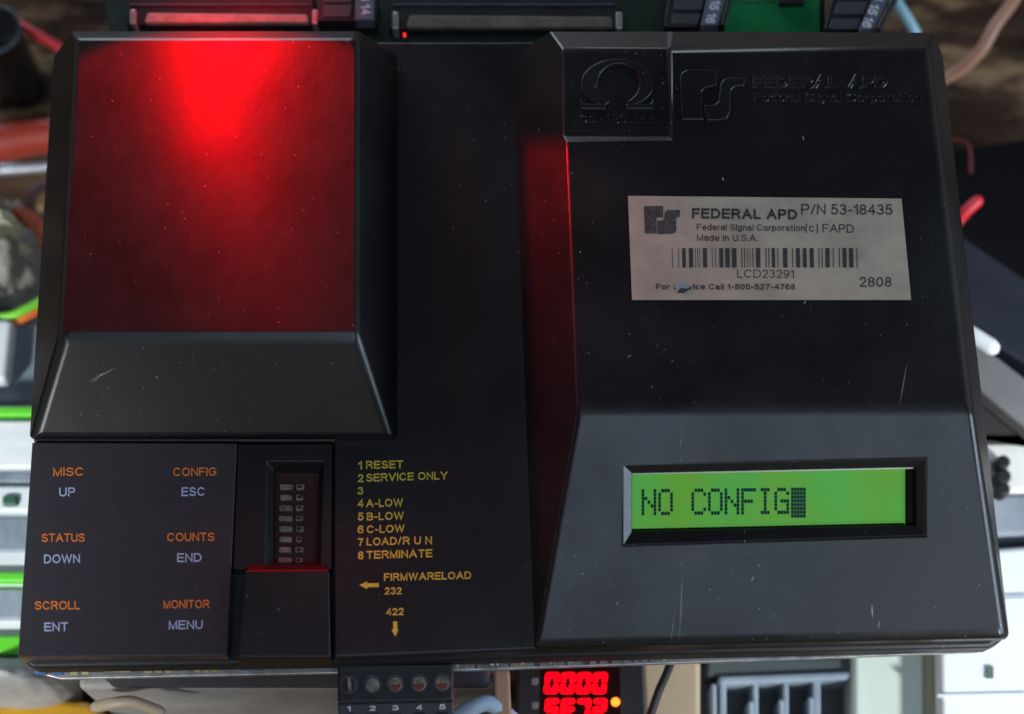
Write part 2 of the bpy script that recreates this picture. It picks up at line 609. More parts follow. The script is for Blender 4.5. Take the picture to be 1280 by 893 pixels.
# shell underneath
bm = prism([(80, 52), (1160, 52), (1255, 800), (1236, 809), (667, 822), (417, 829), (300, 831), (40, 835), (30, 828)], -0.0062, -0.014)
obj("base_shell", bm, M['base'], dev, bevel=0.0012, seg=3)
# bright backing plate, seen edge on
bm = prism([(90, 70), (1140, 70), (1236, 806), (1224, 815), (1060, 822), (568, 839), (415, 842), (75, 849), (52, 843)], -0.0216, ZB)
obj("backing_plate", bm, M['alu'], dev, bevel=0.0003)
# main board between shell and plate
bm = prism([(70, 70), (1160, 70), (1238, 803), (1225, 808), (667, 826), (416, 833), (60, 840), (46, 836)], -0.0160, -0.0176)
brd = obj("circuit_board", bm, M['pcb_edge'], dev)
# parts soldered along the board's lower edge
pl = level(-0.0160)
for x0, x1, y, mm, nm in ((44, 60, 838, 'blue_part', 'capacitor'), (66, 80, 838, 'blue_part', 'capacitor'),
                          (88, 98, 838, 'solder', 'solder_joint'), (102, 112, 838, 'solder', 'solder_joint'),
                          (180, 190, 835.5, 'solder', 'solder_joint'), (194, 203, 835.5, 'solder', 'solder_joint'),
                          (206, 214, 835.5, 'solder', 'solder_joint'), (243, 251, 834, 'solder', 'solder_joint'),
                          (253, 261, 834, 'solder', 'solder_joint'), (264, 272, 834, 'solder', 'solder_joint'),
                          (130, 165, 837, 'alu', 'wire_link'), (300, 330, 832, 'blue_part', 'capacitor'),
                          (355, 372, 830, 'alu', 'wire_link')):
    bm = bmesh.new()
    y0 = y
    q = [(x0, y0), (x1, y0), (x1, y0 + 4), (x0, y0 + 4)]
    base = [UP(x, yy, *pl) for x, yy in q]
    add_prism(bm, [p + Vector((0, 0, 0.0012)) for p in base], [p + Vector((0, -0.0005, -0.0006)) for p in base])
    obj(nm, bm, M[mm], brd, bevel=0.0004)

for i in range(26):                        # chipped flecks along the edge under the display cover
    x0 = 572 + 10.2 * i + random.uniform(-4, 4)
    w_, y0 = random.uniform(2.5, 7), 831.0 - 0.0345 * (x0 - 572)
    bm = bmesh.new()
    q = [(x0, y0 - random.uniform(0, 2)), (x0 + w_, y0 - random.uniform(0, 2)), (x0 + w_ * 0.8, y0 + 3), (x0 + 0.5, y0 + 3)]
    base = [UP(x, yy, *pl) for x, yy in q]
    add_prism(bm, [p + Vector((0, 0, random.uniform(0.0004, 0.0012))) for p in base], [p + Vector((0, -0.0003, -0.0006)) for p in base])
    obj("solder_joint", bm, M[random.choice(['solder', 'alu', 'screw_red', 'pcb_edge'])], brd)

# --- left cover (lit red)
a, b, c, d = U(95, 49, H), U(446, 49, H), U(446, 417, H), U(76, 417, H)
e, f = U(489, 544, 0.0040), U(38, 544, 0.0040)
a2, b2 = U(88, 38, H - 0.0052), U(449, 38, H - 0.0052)
rb, lb = U(497, 46, 0.0), U(71, 40, 0.0)
rb, lb = Vector((rb.x, b2.y + 0.0012, 0.0008)), Vector((lb.x, a2.y + 0.0012, 0.0008))
g, h_ = U(496, 549, 0.0012), U(37, 549, 0.0012)
bm = bmesh.new()
V = {n_: bm.verts.new(p) for n_, p in dict(a=a, b=b, c=c, d=d, e=e, f=f, a2=a2, b2=b2, rb=rb, lb=lb, g=g, h=h_).items()}
for q in ("a b c d", "d c e f", "a a2 b2 b", "a2 lb rb b2", "b b2 rb", "b rb g c", "c g e", "a lb a2", "a d h lb", "d f h", "f e g h", "lb h g rb"):
    bm.faces.new([V[n_] for n_ in q.split()])
weigh(bm, V, {"a b": .45, "b c": .7, "c d": 1, "a d": .8, "c e": .6, "d f": .9, "e f": .3, "a a2": .5, "b b2": .5, "a2 b2": .4,
              "a2 lb": .4, "b2 rb": .4, "e g": .3, "f h": .3})
obj("raised_cover", bm, M['shell'], dev, bevel=0.0034, seg=6, weighted=True)

# scuffed dark red window let into its flat top
rw = mat("dark_red_window", (0.05, 0.004, 0.006), 0.36, spec=0.33)
k = NT(rw)
v_ = k.math('MAXIMUM', k.specks(420, 0.09, 0.22), k.specks(110, 0.06, 0.22, k.mapping((9, 1, 1), (0, 0, R(14)))))
cl = k.mix(k.ramp(k.noise(60, k.mapping((1.4, 0.7, 1)), 8, 0.75), 0.35, 0.75), (0.014, 0.0015, 0.002, 1), (0.030, 0.004, 0.005, 1))
k.l(k.mix(k.math('MULTIPLY', v_, 0.6), cl, (0.42, 0.10, 0.10, 1)), k.b.inputs["Base Color"])
k.l(k.ramp(k.noise(34, detail=6, rough=0.7), 0.25, 0.75, (0.38,) * 3 + (1,), (0.64,) * 3 + (1,)), k.b.inputs["Roughness"])
bp = k.n("ShaderNodeBump")
bp.inputs["Strength"].default_value = 0.35
bp.inputs["Distance"].default_value = 0.0004
k.l(k.noise(150, k.mapping((1.6, 0.8, 1)), 6, 0.65), bp.inputs["Height"])
k.l(bp.outputs[0], k.b.inputs["Normal"])
bm = plate([(100, 51), (432, 51), (440, 55), (443, 63), (443, 414.5), (78, 414.5)], level(H), 0.00005, 0.0002)
obj("red_window", bm, rw, dev, bevel=0.0001)

# --- right cover with logo recess and display window
nf = H - 0.0013
N0, N1, N2 = U(709, 178, H), U(842, 177, H), U(839, 62, H)
TR, RC, LC = U(1162, 60, H), U(1216, 514, H), U(722, 514, H)
F0, F1, F2, F3 = U(712, 170.5, nf), U(836, 170, nf), U(833, 62, nf), U(707, 62, nf)
R3, R2, R1, RT = U(705, 40, nf - 0.0050), U(834, 40, nf - 0.0050), U(841, 40, H - 0.0063), U(1168, 41, H - 0.0063)
SL = U(669, 809, 0.0022)
sn = (RC - LC).cross(SL - LC)
sn = sn if sn.z > 0 else -sn
sn.normalize()
SLOPE = (LC.copy(), sn)
SR = UP(1256, 797, *SLOPE)
FL, FR = U(667, 812, -0.0004), U(1262, 800, -0.0004)
BL, BR = U(641, 44, -0.0004), U(1176, 44, -0.0004)
BM = U(643.5, 178, -0.0004)
BL.y = R3.y + 0.0012
BR.y = RT.y + 0.0012
def on_wall(p):                    # keep the recess corners in the plane of the left wall
    t_ = (p.z - BM.z) / (N0.z - BM.z)
    p.x = BM.x + (N0.x - BM.x) * t_
for p_ in (F0, F3, R3, BL):
    on_wall(p_)
hole = [(778, 580.5), (1158, 572.5), (1158, 671), (778, 683)]
inn = [(790, 592), (1145, 584.5), (1145, 656), (790, 664)]
Hs = [UP(x, y, *SLOPE) for x, y in hole]
Is = [UP(x, y, LC - sn * 0.0021, sn) for x, y in inn]
Js = [p - sn * 0.0024 for p in Is]
bm = bmesh.new()
pts = dict(N0=N0, N1=N1, N2=N2, TR=TR, RC=RC, LC=LC, F0=F0, F1=F1, F2=F2, F3=F3, R3=R3, R2=R2, R1=R1, RT=RT,
           SL=SL, SR=SR, FL=FL, FR=FR, BL=BL, BR=BR, BM=BM)
for i in range(4):
    pts["H%d" % i], pts["I%d" % i], pts["J%d" % i] = Hs[i], Is[i], Js[i]
V = {n_: bm.verts.new(p) for n_, p in pts.items()}
faces = ["N0 N1 N2 TR RC LC", "F3 F2 F1 F0", "F0 F1 N1 N0", "F1 F2 N2 N1",
         "F3 R3 R2 F2", "N2 R1 RT TR", "F2 R2 R1 N2",
         "R3 BL BR RT R1 R2",
         "F3 BL R3", "F3 F0 BM BL", "F0 N0 BM", "N0 LC FL BM", "LC SL FL",
         "TR RT BR", "TR BR FR RC", "RC FR SR", "SL SR FR FL",
         "LC RC H1 H0", "RC SR H2 H1", "SR SL H3 H2", "SL LC H0 H3"]
for i in range(4):
    j = (i + 1) % 4
    faces.append("H%d H%d I%d I%d" % (i, j, j, i))
    faces.append("I%d I%d J%d J%d" % (i, j, j, i))
for q in faces:
    bm.faces.new([V[n_] for n_ in q.split()])
weigh(bm, V, {"LC RC": 1, "RC SR": .8, "TR RC": .8, "LC SL": .35, "SL SR": .45, "N0 LC": .25, "N0 N1": .12, "N1 N2": .12, "F0 F1": .1, "F1 F2": .1,
              "N2 TR": .5, "F2 F3": .4, "TR RT": .6, "SR FR": .6, "SL FL": .3, "H0 H1": .15, "H1 H2": .15, "H2 H3": .15, "H0 H3": .15,
              "I0 I1": .08, "I1 I2": .08, "I2 I3": .08, "I0 I3": .08, "N0 BM": .1, "F0 N0": .1, "F0 F3": .2, "F3 R3": .2})
dc = obj("display_cover", bm, M['shell'], dev, bevel=0.0030, seg=5, weighted=True)

# --- text display
LP = (LC - sn * 0.0042, sn)
bm = plate([(782, 582), (1156, 575), (1156, 668), (782, 676)], LP, -0.002, 0.0)
lcd = obj("text_display", bm, M['lcd'], dev)
for poly in ([(1132, 584), (1146, 583), (1146, 668), (1132, 668)], [(786, 661.5), (1132, 654), (1132, 668), (786, 676)]):
    obj("display_gasket", plate(poly, LP, 0.0001, 0.0012), M['gasket'], lcd, bevel=0.0008, seg=4)  # dark strips stand in for shade along the display's right and lower edges
bm = plate([(789, 589), (1142, 581.5), (1142, 586.0), (789, 593.5)], LP, 0.0001, 0.0012)
obj("display_edge", bm, M['lcd_bezel'], lcd)  # light on the bezel edge, painted as a pale strip
dots = {'N': ["10001", "11001", "10101", "10011", "10001", "10001", "10001"],
        'O': ["01110", "10001", "10001", "10001", "10001", "10001", "01110"],
        'C': ["01110", "10001", "10000", "10000", "10000", "10001", "01110"],
        'F': ["11111", "10000", "10000", "11110", "10000", "10000", "10000"],
        'I': ["01110", "00100", "00100", "00100", "00100", "00100", "01110"],
        'G': ["01110", "10001", "10000", "10111", "10001", "10001", "01111"],
        '#': ["11111"] * 8}
dots['N'] = ["10001", "10001", "11001", "10101", "10011", "10001", "10001"]
for i, ch in enumerate("NO CONFIG#"):
    if ch == ' ':
        continue
    bm = bmesh.new()
    x0 = 802 + 20.75 * i
    y0 = 611.6 - 0.0095 * (x0 - 802)
    for r_, row in enumerate(dots[ch]):
        for cc, on in enumerate(row):
            if on == '1':
                xx, yy = x0 + cc * 3.75, y0 + r_ * 4.75 - 0.005 * cc
                add_poly(bm, [UP(x, y, *LP) + sn * 0.00008 for x, y in rect(xx, yy, xx + 3.35, yy + 4.3)])
    obj("dot_character", bm, M['segment'], lcd)

# --- raised mould marks on the right cover
TOP = level(H)
NOT = level(nf)
text("raised_lettering", "CONTROLLER", 725, 818, 153.5, 10, NOT, M['shell'], dc, raised=0.00024, w=0.156)
text("raised_lettering", "FEDERAL  APD", 942, 1108, 109.5, 13.5, TOP, M['shell'], dc, raised=0.00024, w=0.177, spacing=1.05)
text("raised_lettering", "Federal Signal Corporation", 942, 1152, 127, 10.5, TOP, M['shell'], dc, raised=0.00024, w=0.141)


def relief(poly, pl, h, name, parent=dc, bev=0.0005):
    return obj(name, plate(poly, pl, -0.0002, h), M['shell'], parent, bevel=bev, seg=3)


om = circle(772, 104, 46, 30, 31, 112, 428)
om = om + [(788, 124), (782, 133), (782, 137), (814, 137), (819, 131), (820, 121)][:0]
inner = circle(773, 104, 26, 30, 24, 112, 428)
outl = om + [(781, 125), (781, 136.5), (815, 136.5), (818, 131), (818, 121)][:0]
omega = om + inner[::-1]
relief(omega, NOT, 0.0008, "omega_ring")
relief([(725, 121), (730, 129), (757, 129), (757, 136.5), (725, 136.5)], NOT, 0.0008, "omega_foot")
relief([(818, 121), (813, 129), (782, 129), (782, 136.5), (818, 136.5)], NOT, 0.0008, "omega_foot")
relief([(852, 150), (849.5, 97), (852, 90), (859, 86.5), (897, 86.5), (896, 107), (882, 110), (877, 114), (880, 150)], TOP, 0.0008, "raised_emblem")
relief([(882.5, 151), (879, 131), (893, 130), (898, 126), (900, 105), (904, 99), (911, 96.5), (932, 96.5), (930, 108), (919, 108), (914, 112), (913, 140), (909, 148), (901, 151)], TOP, 0.0008, "raised_emblem")

# --- keypad membrane
KP = level(0.0010)
bm = prism([(40, 553), (296, 554), (284, 820), (22, 822)], 0.0010, -0.0066)
kp = obj("keypad", bm, M['keypad'], dev, bevel=0.0004, seg=2)
for s, x0, x1, y, col in (("MISC", 66.5, 104, 595.5, 'orange'), ("CONFIG", 216.5, 270.5, 595.5, 'orange'),
                          ("STATUS", 52, 106, 678, 'orange'), ("COUNTS", 209, 268, 677, 'orange'),
                          ("SCROLL", 43.5, 100, 762.5, 'orange'), ("MONITOR", 204.5, 262, 761, 'orange'),
                          ("UP", 74, 94, 621, 'blue'), ("ESC", 227, 255.5, 620.5, 'blue'),
                          ("DOWN", 55, 100, 704.5, 'blue'), ("END", 221.5, 252, 703, 'blue'),
                          ("ENT", 55.5, 85, 789.5, 'blue'), ("MENU", 211, 253.5, 787, 'blue')):
    text("key_legend", s, x0, x1, y, 10.6 if col == 'orange' else 11, KP, M[col], kp, yb1=y - 0.4, w=0.156)

# --- switch bay
SB = [(297, 555), (415, 555), (414, 711), (291, 711)]
hol = [(333, 577), (405, 577), (401, 711), (332, 711)]
inr = [(343, 588), (399, 588), (395, 703), (342, 703)]
bm = bmesh.new()
z1, z2, z3 = 0.0004, -0.0024, -0.0068
o_ = [bm.verts.new(U(x, y, z1)) for x, y in SB]
ob = [bm.verts.new(ends(v_.co, z3)) for v_ in o_]
h1 = [bm.verts.new(U(x, y, z1)) for x, y in hol]
h2 = [bm.verts.new(U(x, y, z2)) for x, y in inr]
h3 = [bm.verts.new(ends(v_.co, z3)) for v_ in h2]
for i in range(4):
    j = (i + 1) % 4
    bm.faces.new([o_[i], o_[j], h1[j], h1[i]])
    bm.faces.new([h1[i], h1[j], h2[j], h2[i]])
    bm.faces.new([h2[i], h2[j], h3[j], h3[i]])
    bm.faces.new([o_[i], ob[i], ob[j], o_[j]])
    bm.faces.new([ob[i], h3[i], h3[j], ob[j]])
sw = obj("switch_bay", bm, M['panel'], dev, bevel=0.0003, seg=2)
# sloping shelf and block below the switch
bm = bmesh.new()
t0 = [U(306, 714, 0.0030), U(412, 713, 0.0030), U(413, 822, 0.0030), U(297, 822, 0.0030)]
l0 = [U(311, 705.5, 0.0008), U(409, 705.5, 0.0008)]
b0 = [ends(l0[0], -0.0067), ends(l0[1], -0.0067), ends(t0[2] + Vector((0, -0.0004, 0)), -0.0067), ends(t0[3] + Vector((-0.001, -0.0004, 0)), -0.0067)]
vt, vl, vb = [bm.verts.new(p) for p in t0], [bm.verts.new(p) for p in l0], [bm.verts.new(p) for p in b0]
bm.faces.new(vt)
bm.faces.new([vl[0], vl[1], vt[1], vt[0]])
bm.faces.new([vb[0], vb[1], vl[1], vl[0]])
bm.faces.new([vt[1], vl[1], vb[1], vb[2], vt[2]])
bm.faces.new([vt[0], vt[3], vb[3], vb[0], vl[0]])
bm.faces.new([vt[3], vt[2], vb[2], vb[3]])
bm.faces.new(vb)
obj("port_cover", bm, M['panel'], dev, bevel=0.0005, seg=3)
# the switch itself: eight pairs of ivory rockers
bm = prism([(340, 588), (400, 588), (398, 706), (340, 706)], -0.0054, -0.0067)
dip = obj("switch_block", bm, M['dip'], dev)
for i in range(8):
    y = 604.5 + 13.1 * i
    for x0, x1 in ((349, 366), (370, 380)):
        x0, x1 = x0 + random.uniform(-1, 1), x1 + random.uniform(-1, 1)
        bm = prism([(x0 - 0.15 * i, y), (x1 - 0.15 * i, y + 0.5), (x1 - 0.15 * i, y + 7.5), (x0 - 0.15 * i, y + 8)], -0.0036 if x0 < 360 else -0.0042, -0.0055)
        obj("rocker", bm, M['rocker'], dip, bevel=0.0004, seg=2)
    bm = prism(rect(372 - 0.15 * i, y + 2.4, 377 - 0.15 * i, y + 5.5), -0.0041, -0.0050)
    obj("rocker_slot", bm, M['dark'], dip)

# --- yellow print on the front panel
PN = level(0.0)
for s, x0, x1, y, cap, rise in (("1", 447.5, 452.5, 587, 10, 0), ("RESET", 457.5, 504, 586.5, 10, 0.8),
                                ("2", 446.5, 454.5, 603, 10, 0), ("SERVICE ONLY", 457.5, 560, 602.5, 10, 3),
                                ("3", 446.5, 454, 618.5, 9.5, 0),
                                ("4", 446.5, 454.5, 634.5, 10, 0), ("A-LOW", 457.5, 504, 634.5, 10, 1.3),
                                ("5", 447, 454.5, 651, 10, 0), ("B-LOW", 458.5, 505, 651, 10, 1.3),
                                ("6", 447, 454.5, 667, 10, 0), ("C-LOW", 458.5, 506, 667, 10, 1.3),
                                ("7", 447.5, 454.5, 683, 10, 0), ("LOAD/", 458.5, 502, 682.5, 10, 1.3), ("R U N", 503.5, 540, 681.3, 10, 0.8),
                                ("8", 447.5, 454.5, 699.5, 10, 0), ("TERMINATE", 458, 540.5, 699, 10, 2.2),
                                ("FIRMWARELOAD", 480, 589, 726.5, 9.5, 2.5), ("232", 480, 502, 743.5, 9, 0.3), ("422", 482, 504.5, 769.5, 9, 0.3)):
    text("printed_legend", s, x0, x1, y, cap, PN, M['yellow'], dev, yb1=y - rise, w=0.182)
for poly in ([(449, 731.5), (459, 727), (459, 729.3), (473.5, 729), (473.5, 734), (459, 734.2), (459, 736.6)],
             [(491.5, 777), (496.6, 777), (496.6, 787), (498.3, 787), (494, 796), (489.5, 787), (491.5, 787)]):
    bm = bmesh.new()
    add_poly(bm, [U(x, y, 0.00006) for x, y in poly])
    obj("printed_arrow", bm, M['yellow'], dev)

# --- silver label
bm = plate([(785, 245), (1127, 248.5), (1139, 375), (790, 375)], TOP, 0.00002, 0.00016)
st = obj("rating_label", bm, M['sticker'], dev)
LB = level(H + 0.00016)
text("label_print", "FEDERAL APD", 865, 996.5, 273.5, 13, LB, M['ink'], st, yb1=275, w=0.225)
text("label_print", "P/N 53-18435", 1001.5, 1115.5, 268.5, 13.3, LB, M['ink'], st, yb1=269, w=0.141)
text("label_print", "Federal Signal Corporation", 871, 1006, 288, 8, LB, M['ink'], st, yb1=289.5, w=0.151)
text("label_print", "(c) FAPD", 1006.7, 1067.5, 290, 10.5, LB, M['ink'], st, yb1=291.5, w=0.135)
text("label_print", "Made In U.S.A.", 871, 947.5, 301.5, 8.4, LB, M['ink'], st, yb1=302, w=0.151)
text("label_print", "LCD23291", 921.5, 992.5, 347.5, 10.5, LB, M['ink'], st, yb1=348, w=0.125)
text("label_print", "For Service Call 1-800-527-4768", 820, 994, 362.2, 7.3, LB, M['ink'], st, yb1=362.6, w=0.193)
text("label_print", "2808", 1073.5, 1114.5, 359, 12.5, LB, M['ink'], st, w=0.146)
bm = bmesh.new()
for x, w in ((235, 3), (262, 3), (278, 15), (306, 18), (333, 3), (342, 3), (351, 3), (365, 18), (403, 3), (417, 3), (434, 17), (459, 19), (487, 20),
             (527, 4), (539, 4), (551, 3), (562, 3), (574, 4), (588, 19), (629, 4), (641, 4), (655, 14), (679, 4), (702, 19), (741, 4), (757, 17), (785, 4), (790, 12), (815, 17),
             (852, 4), (865, 4), (881, 18), (912, 4), (938, 4), (953, 17), (980, 19), (1012, 4)):
    xa, xb = 770 + x / 3.368, 770 + (x + w) / 3.368
    add_poly(bm, [U(px, py, LB[0].z + 0.00006) for px, py in ((xa, 310.3), (xb, 310.3), (xb + 0.5, 334.7), (xa + 0.5, 334.7))])
obj("barcode", bm, M['ink'], st)
bm = bmesh.new()
for poly in ([(805, 258), (829, 257.5), (829, 272), (820.5, 272.5), (821, 292), (806, 292)],
             [(822, 293), (821.6, 276.5), (828, 276), (830.5, 272.5), (831, 266), (833.5, 263), (850, 262.5), (849.5, 271.5), (847, 271.5), (845, 273), (845.5, 288), (843.5, 291), (840, 292.3)]):
    add_poly(bm, [U(x, y, LB[0].z + 0.00006) for x, y in poly])
obj("printed_emblem", bm, M['logo_ink'], st)
bm = plate([(841.5, 355), (848, 353.5), (857, 353), (860, 356), (868, 357), (857, 362), (846, 364)], LB, 0.00008, 0.00012)
obj("torn_flake", bm, M['flake'], st)
bm = plate([(846, 366), (851, 360), (858, 361), (869, 356.5), (862, 362), (855, 366.8)], LB, 0.00013, 0.00017)
obj("torn_hole", bm, M['ink'], st)

# a few loose hairs / deep scratches on the covers
mscr = mat("pale_scratch", (0.34, 0.33, 0.33), 0.6)


def scratch(p, q, w, pl):
    dx, dy = q[0] - p[0], q[1] - p[1]
    L = math.hypot(dx, dy)
    nx, ny = -dy / L * w / 2, dx / L * w / 2
    mid = ((p[0] + q[0]) / 2 + random.uniform(-.6, .6), (p[1] + q[1]) / 2 + random.uniform(-.6, .6))
    bm = bmesh.new()
    add_poly(bm, [UP(x, y, *pl) + pl[1] * 0.00007 for x, y in (p, (mid[0] + nx, mid[1] + ny), q, (mid[0] - nx, mid[1] - ny))])
    obj("scratch", bm, mscr, dc)


sl = (c.copy(), (c - d).cross(d - f).normalized())
if sl[1].z < 0:
    sl = (sl[0], -sl[1])
for p, q, w, pl in (((1004, 381), (1008.5, 375.5), 1.2, TOP), ((784, 447), (789, 443.5), 1.2, TOP), ((725, 314), (726.5, 317), 1.5, TOP),
                    ((903, 222), (904.5, 226.5), 2.5, TOP), ((1003, 169), (1004.5, 177), 1.2, TOP),
                    ((849.5, 560), (851.5, 547), 1.0, SLOPE), ((849, 816 - 10), (853, 705), 1.0, SLOPE), ((838, 805), (844, 760), 0.7, SLOPE),
                    ((939, 727), (942.5, 719.5), 1.6, SLOPE), ((1124, 510), (1134, 452), 0.7, TOP), ((771, 757), (772, 752), 1.4, SLOPE),
                    ((108, 478.5), (146, 458.5), 1.1, sl), ((120, 470), (140, 464), 0.9, sl), ((113, 478), (126, 472), 0.8, sl), ((194, 470), (197, 473), 1.5, sl),
                    ((1091, 773), (1090, 755), 1.8, SLOPE), ((1098, 787), (1100, 775), 0.9, SLOPE)):
    scratch(p, q, w, pl)

# --- plug-in terminal block on the lower edge
tb = prism([(422, 831), (566, 829), (566, 876), (422, 879)], -0.0105, -0.0215)
t_ = obj("terminal_block", tb, M['term'], dev, bevel=0.0006, seg=3)
TB = level(-0.0105)
bm = prism([(422, 876), (566, 873), (568, 925), (424, 925)], -0.0135, -0.0230)
obj("wire_entry", bm, M['term_grey'], t_, bevel=0.0005)
WE = level(-0.0135)
for i, x in enumerate((435.3, 464.5, 493.3, 523.0, 552.0)):
    y = 855.5 - 0.7 * i
    bm = plate(circle(x, y, 11.5, 20, 12), TB, -0.0002, 0.0003)
    ring = obj("screw_well", bm, M['term_grey'], t_, bevel=0.0002)
    bm = plate(circle(x + 0.8, y + 1, 8.4, 20, 9), TB, 0.0001, 0.0006)
    obj("screw", bm, M['screw'] if i else M['dark'], t_, bevel=0.0002)
    bm = plate([(x - 7, y + 2), (x + 8, y + 1.5), (x + 7, y + 6), (x + 2, y + 9.5), (x - 3, y + 8)] if i > 1 else [(x - 1, y - 8), (x + 3, y - 8), (x + 4, y + 9), (x, y + 9)], TB, 0.0005, 0.0008)
    obj("screw_slot", bm, M['screw_red'] if i > 1 else M['screw'], t_)
    bm = plate(rect(x - 4.5, y + 14, x + 5.5, y + 20.5), TB, -0.0001, 0.0002)
    obj("test_point", bm, M['dark'], t_)
    text("block_number", str(i + 1), x + 0.5 - (2 if i == 0 else 4.2), x + 0.5 + (2.5 if i == 0 else 4.6), 889.5 - 0.6 * i, 6.6, WE, M['white_ink'], t_, w=0.203)
    bm = prism([(x - 6, 893 - i * 0.6), (x + 8, 892.5 - i * 0.6), (x + 8, 915), (x - 6, 915)], -0.0133, -0.0140)
    obj("wire_hole", bm, M['dark'], t_)

# --- connector row along the top edge
bm = prism([(122, -60), (1032, -60), (1030, 70), (141, 70)], -0.0150, -0.0166)
tbrd = obj("connector_board", bm, M['pcb_dark'], dev)
bm = prism([(905, -50), (1024, -50), (1025, 60), (903, 60)], -0.0128, -0.0149)
obj("green_board", bm, M['pcb'], dev)  # lit part of the dark board, its light painted in as brighter green
GB = level(-0.0128)
bm = bmesh.new()
for q in (913, 918, 925, 930, 936, 943, 948, 955, 960, 966):
    prism(rect(q, 2 + 1.2 * (q % 2), q + 3.2, 4.6), -0.01275, -0.0129, bm)
obj("silkscreen", bm, M['dark'], dev)
bm = prism(rect(974, -8, 1006, 4.5), -0.0105, -0.0128)
obj("chip", bm, M['dark'], dev, bevel=0.0003)


def header(x0, x1, yt, yb, strip, mm):
    bm = prism(rect(x0, yt - 14, x1, yb), -0.0100, -0.0150)
    hb = obj("header_socket", bm, M['term'], dev, bevel=0.0004)
    bm = prism([(x0 + 26, strip[0]), (x1 - 8, strip[0] + 2), (x1 - 6, strip[1]), (x0 + 22, strip[1])], -0.0078, -0.0101)
    obj("contact_strip", bm, M[mm], hb, bevel=0.0006)
    for x in (x0 + 8, x1 + 2):
        bm = prism(rect(x - 4, strip[0] - 4, x + 4, strip[1] + 2), -0.0080, -0.0140)
        obj("latch_clip", bm, M['alu'], hb, bevel=0.0005)
    bm = prism(rect(x0 + 4, yt - 3, x1 - 4, yt - 2), -0.0097, -0.0100)
    obj("edge_line", bm, M['strip'], hb)


header(158, 392, 8, 31, (15.5, 28), 'beige')
header(486, 772, 8, 36, (18.5, 34), 'olive')

# numbered terminal blocks
def block(body, cells, strip, nums, A, B, ridge=None):
    bm = prism(body, -0.0060, -0.0150)
    o = obj("terminal_block", bm, M['term'], dev, bevel=0.0005)
    for cpoly in cells:
        bm = prism(cpoly, -0.0054, -0.0062)
        obj("wire_hole", bm, M['term_grey'], o, bevel=0.0003)
    bm = prism(strip, -0.0050, -0.0100)
    obj("marker_strip", bm, M['strip'], o, bevel=0.0003)
    if ridge:
        obj("latch_rail", prism(ridge, -0.0044, -0.0120), M['term'], o, bevel=0.0004)
    for s, x, y in nums:
        text("block_number", s, x, None, y, None, level(-0.0050), M['white_ink'], o, A=A if len(s) > 1 else (A[0] / 2, A[1] / 2), B=B, w=0.177)


block([(836, -14), (884, -14), (872, 33.5), (830, 33.5)],
      [[(845, -6), (880, -6), (878, 12), (842, 12)], [(841, 17), (877, 17), (872, 30), (838, 30)]],
      [(887, -14), (911, -14), (898, 31), (875.5, 32)],
      (("15", 889.5, -0.5), ("16", 885, 16)), (-3.5, 12.5), (11.5, 1.5), [(913, -14), (918, -14), (907, 31), (901, 31)])
block([(1042, -14), (1094, -14), (1075, 37), (1030, 37)],
      [[(1048, 2), (1085, 2), (1080, 17), (1042, 17)], [(1040, 23), (1077, 23), (1072, 36), (1036, 36)]],
      [(1098, -14), (1118, -14), (1094, 35), (1073, 37)],
      (("14", 1097, -13), ("15", 1089, 4), ("16", 1082, 20)), (-5, 13), (11, 3.5), [(1121, -14), (1128, -14), (1102, 36), (1096, 36)])
block([(398, -14), (472, -14), (470, 26), (396, 26)],
      [[(404, -8), (440, -8), (440, 3), (404, 3)], [(404, 6), (440, 6), (438, 21), (404, 21)]],
      [(444, -14), (468, -14), (467, 24), (444, 25)],
      (("13", 450.5, -11), ("14", 451, 6)), (0.8, 13), (11.5, -0.8), None)
# small red indicator on the panel's upper edge
bm = plate(circle(505.5, 42.7, 1.8, 12), PN, 0.0, 0.0012)
obj("indicator_light", bm, mat("red_indicator", (0.5, 0.01, 0.01), 0.3, emit=(1, 0.02, 0.03), estr=1.6), dev)

# ------------------------------------------------------------------ things on the bench behind
def solid(name, poly, z1, mm, label, cat, z0=None, bevel=0.002, group=None, parent=None, seg=3):
    z0 = ZT if z0 is None else z0
    bm = prism(poly, z1, z0)
    if parent is not None:
        return obj(name, bm, mm, parent, bevel=bevel, seg=seg)
    ctr = sum((U(x, y, z1) for x, y in poly), Vector()) / len(poly)
    return tag(obj(name, bm, mm, bevel=bevel, seg=seg, loc=(ctr.x, ctr.y, z0)), label, cat, group)


def cable(name, pxs, r, mm, label, cat="cable", group=None):
    pts = [U(x, y, z) for x, y, z in pxs]
    return tag(obj(name, tube(pts, r), mm, smooth=True, loc=pts[0]), label, cat, group)


def blob(name, cx, cy, rx, ry, z, h, mm, label, cat, amp=0.25, seed=1, fr=3.0, parent=None):
    from mathutils import noise
    bm = bmesh.new()
    bmesh.ops.create_icosphere(bm, subdivisions=5, radius=1)
    ctr = U(cx, cy, z)
    k_ = MPP(z)
    for v_ in bm.verts:
        n_ = noise.noise(v_.co * fr + Vector((seed * 7.1, 0, 0))) + 0.5 * abs(noise.noise(v_.co * fr * 2.3 + Vector((0, seed * 3.3, 0))))
        p = v_.co * (1 + amp * n_)
        v_.co = Vector((ctr.x + p.x * rx * k_, ctr.y + p.y * ry * k_, max(z + p.z * h, ZT)))
    return tag(obj(name, bm, mm, smooth=True, parent=parent, loc=None if parent else (ctr.x, ctr.y, ZT)), label, cat)


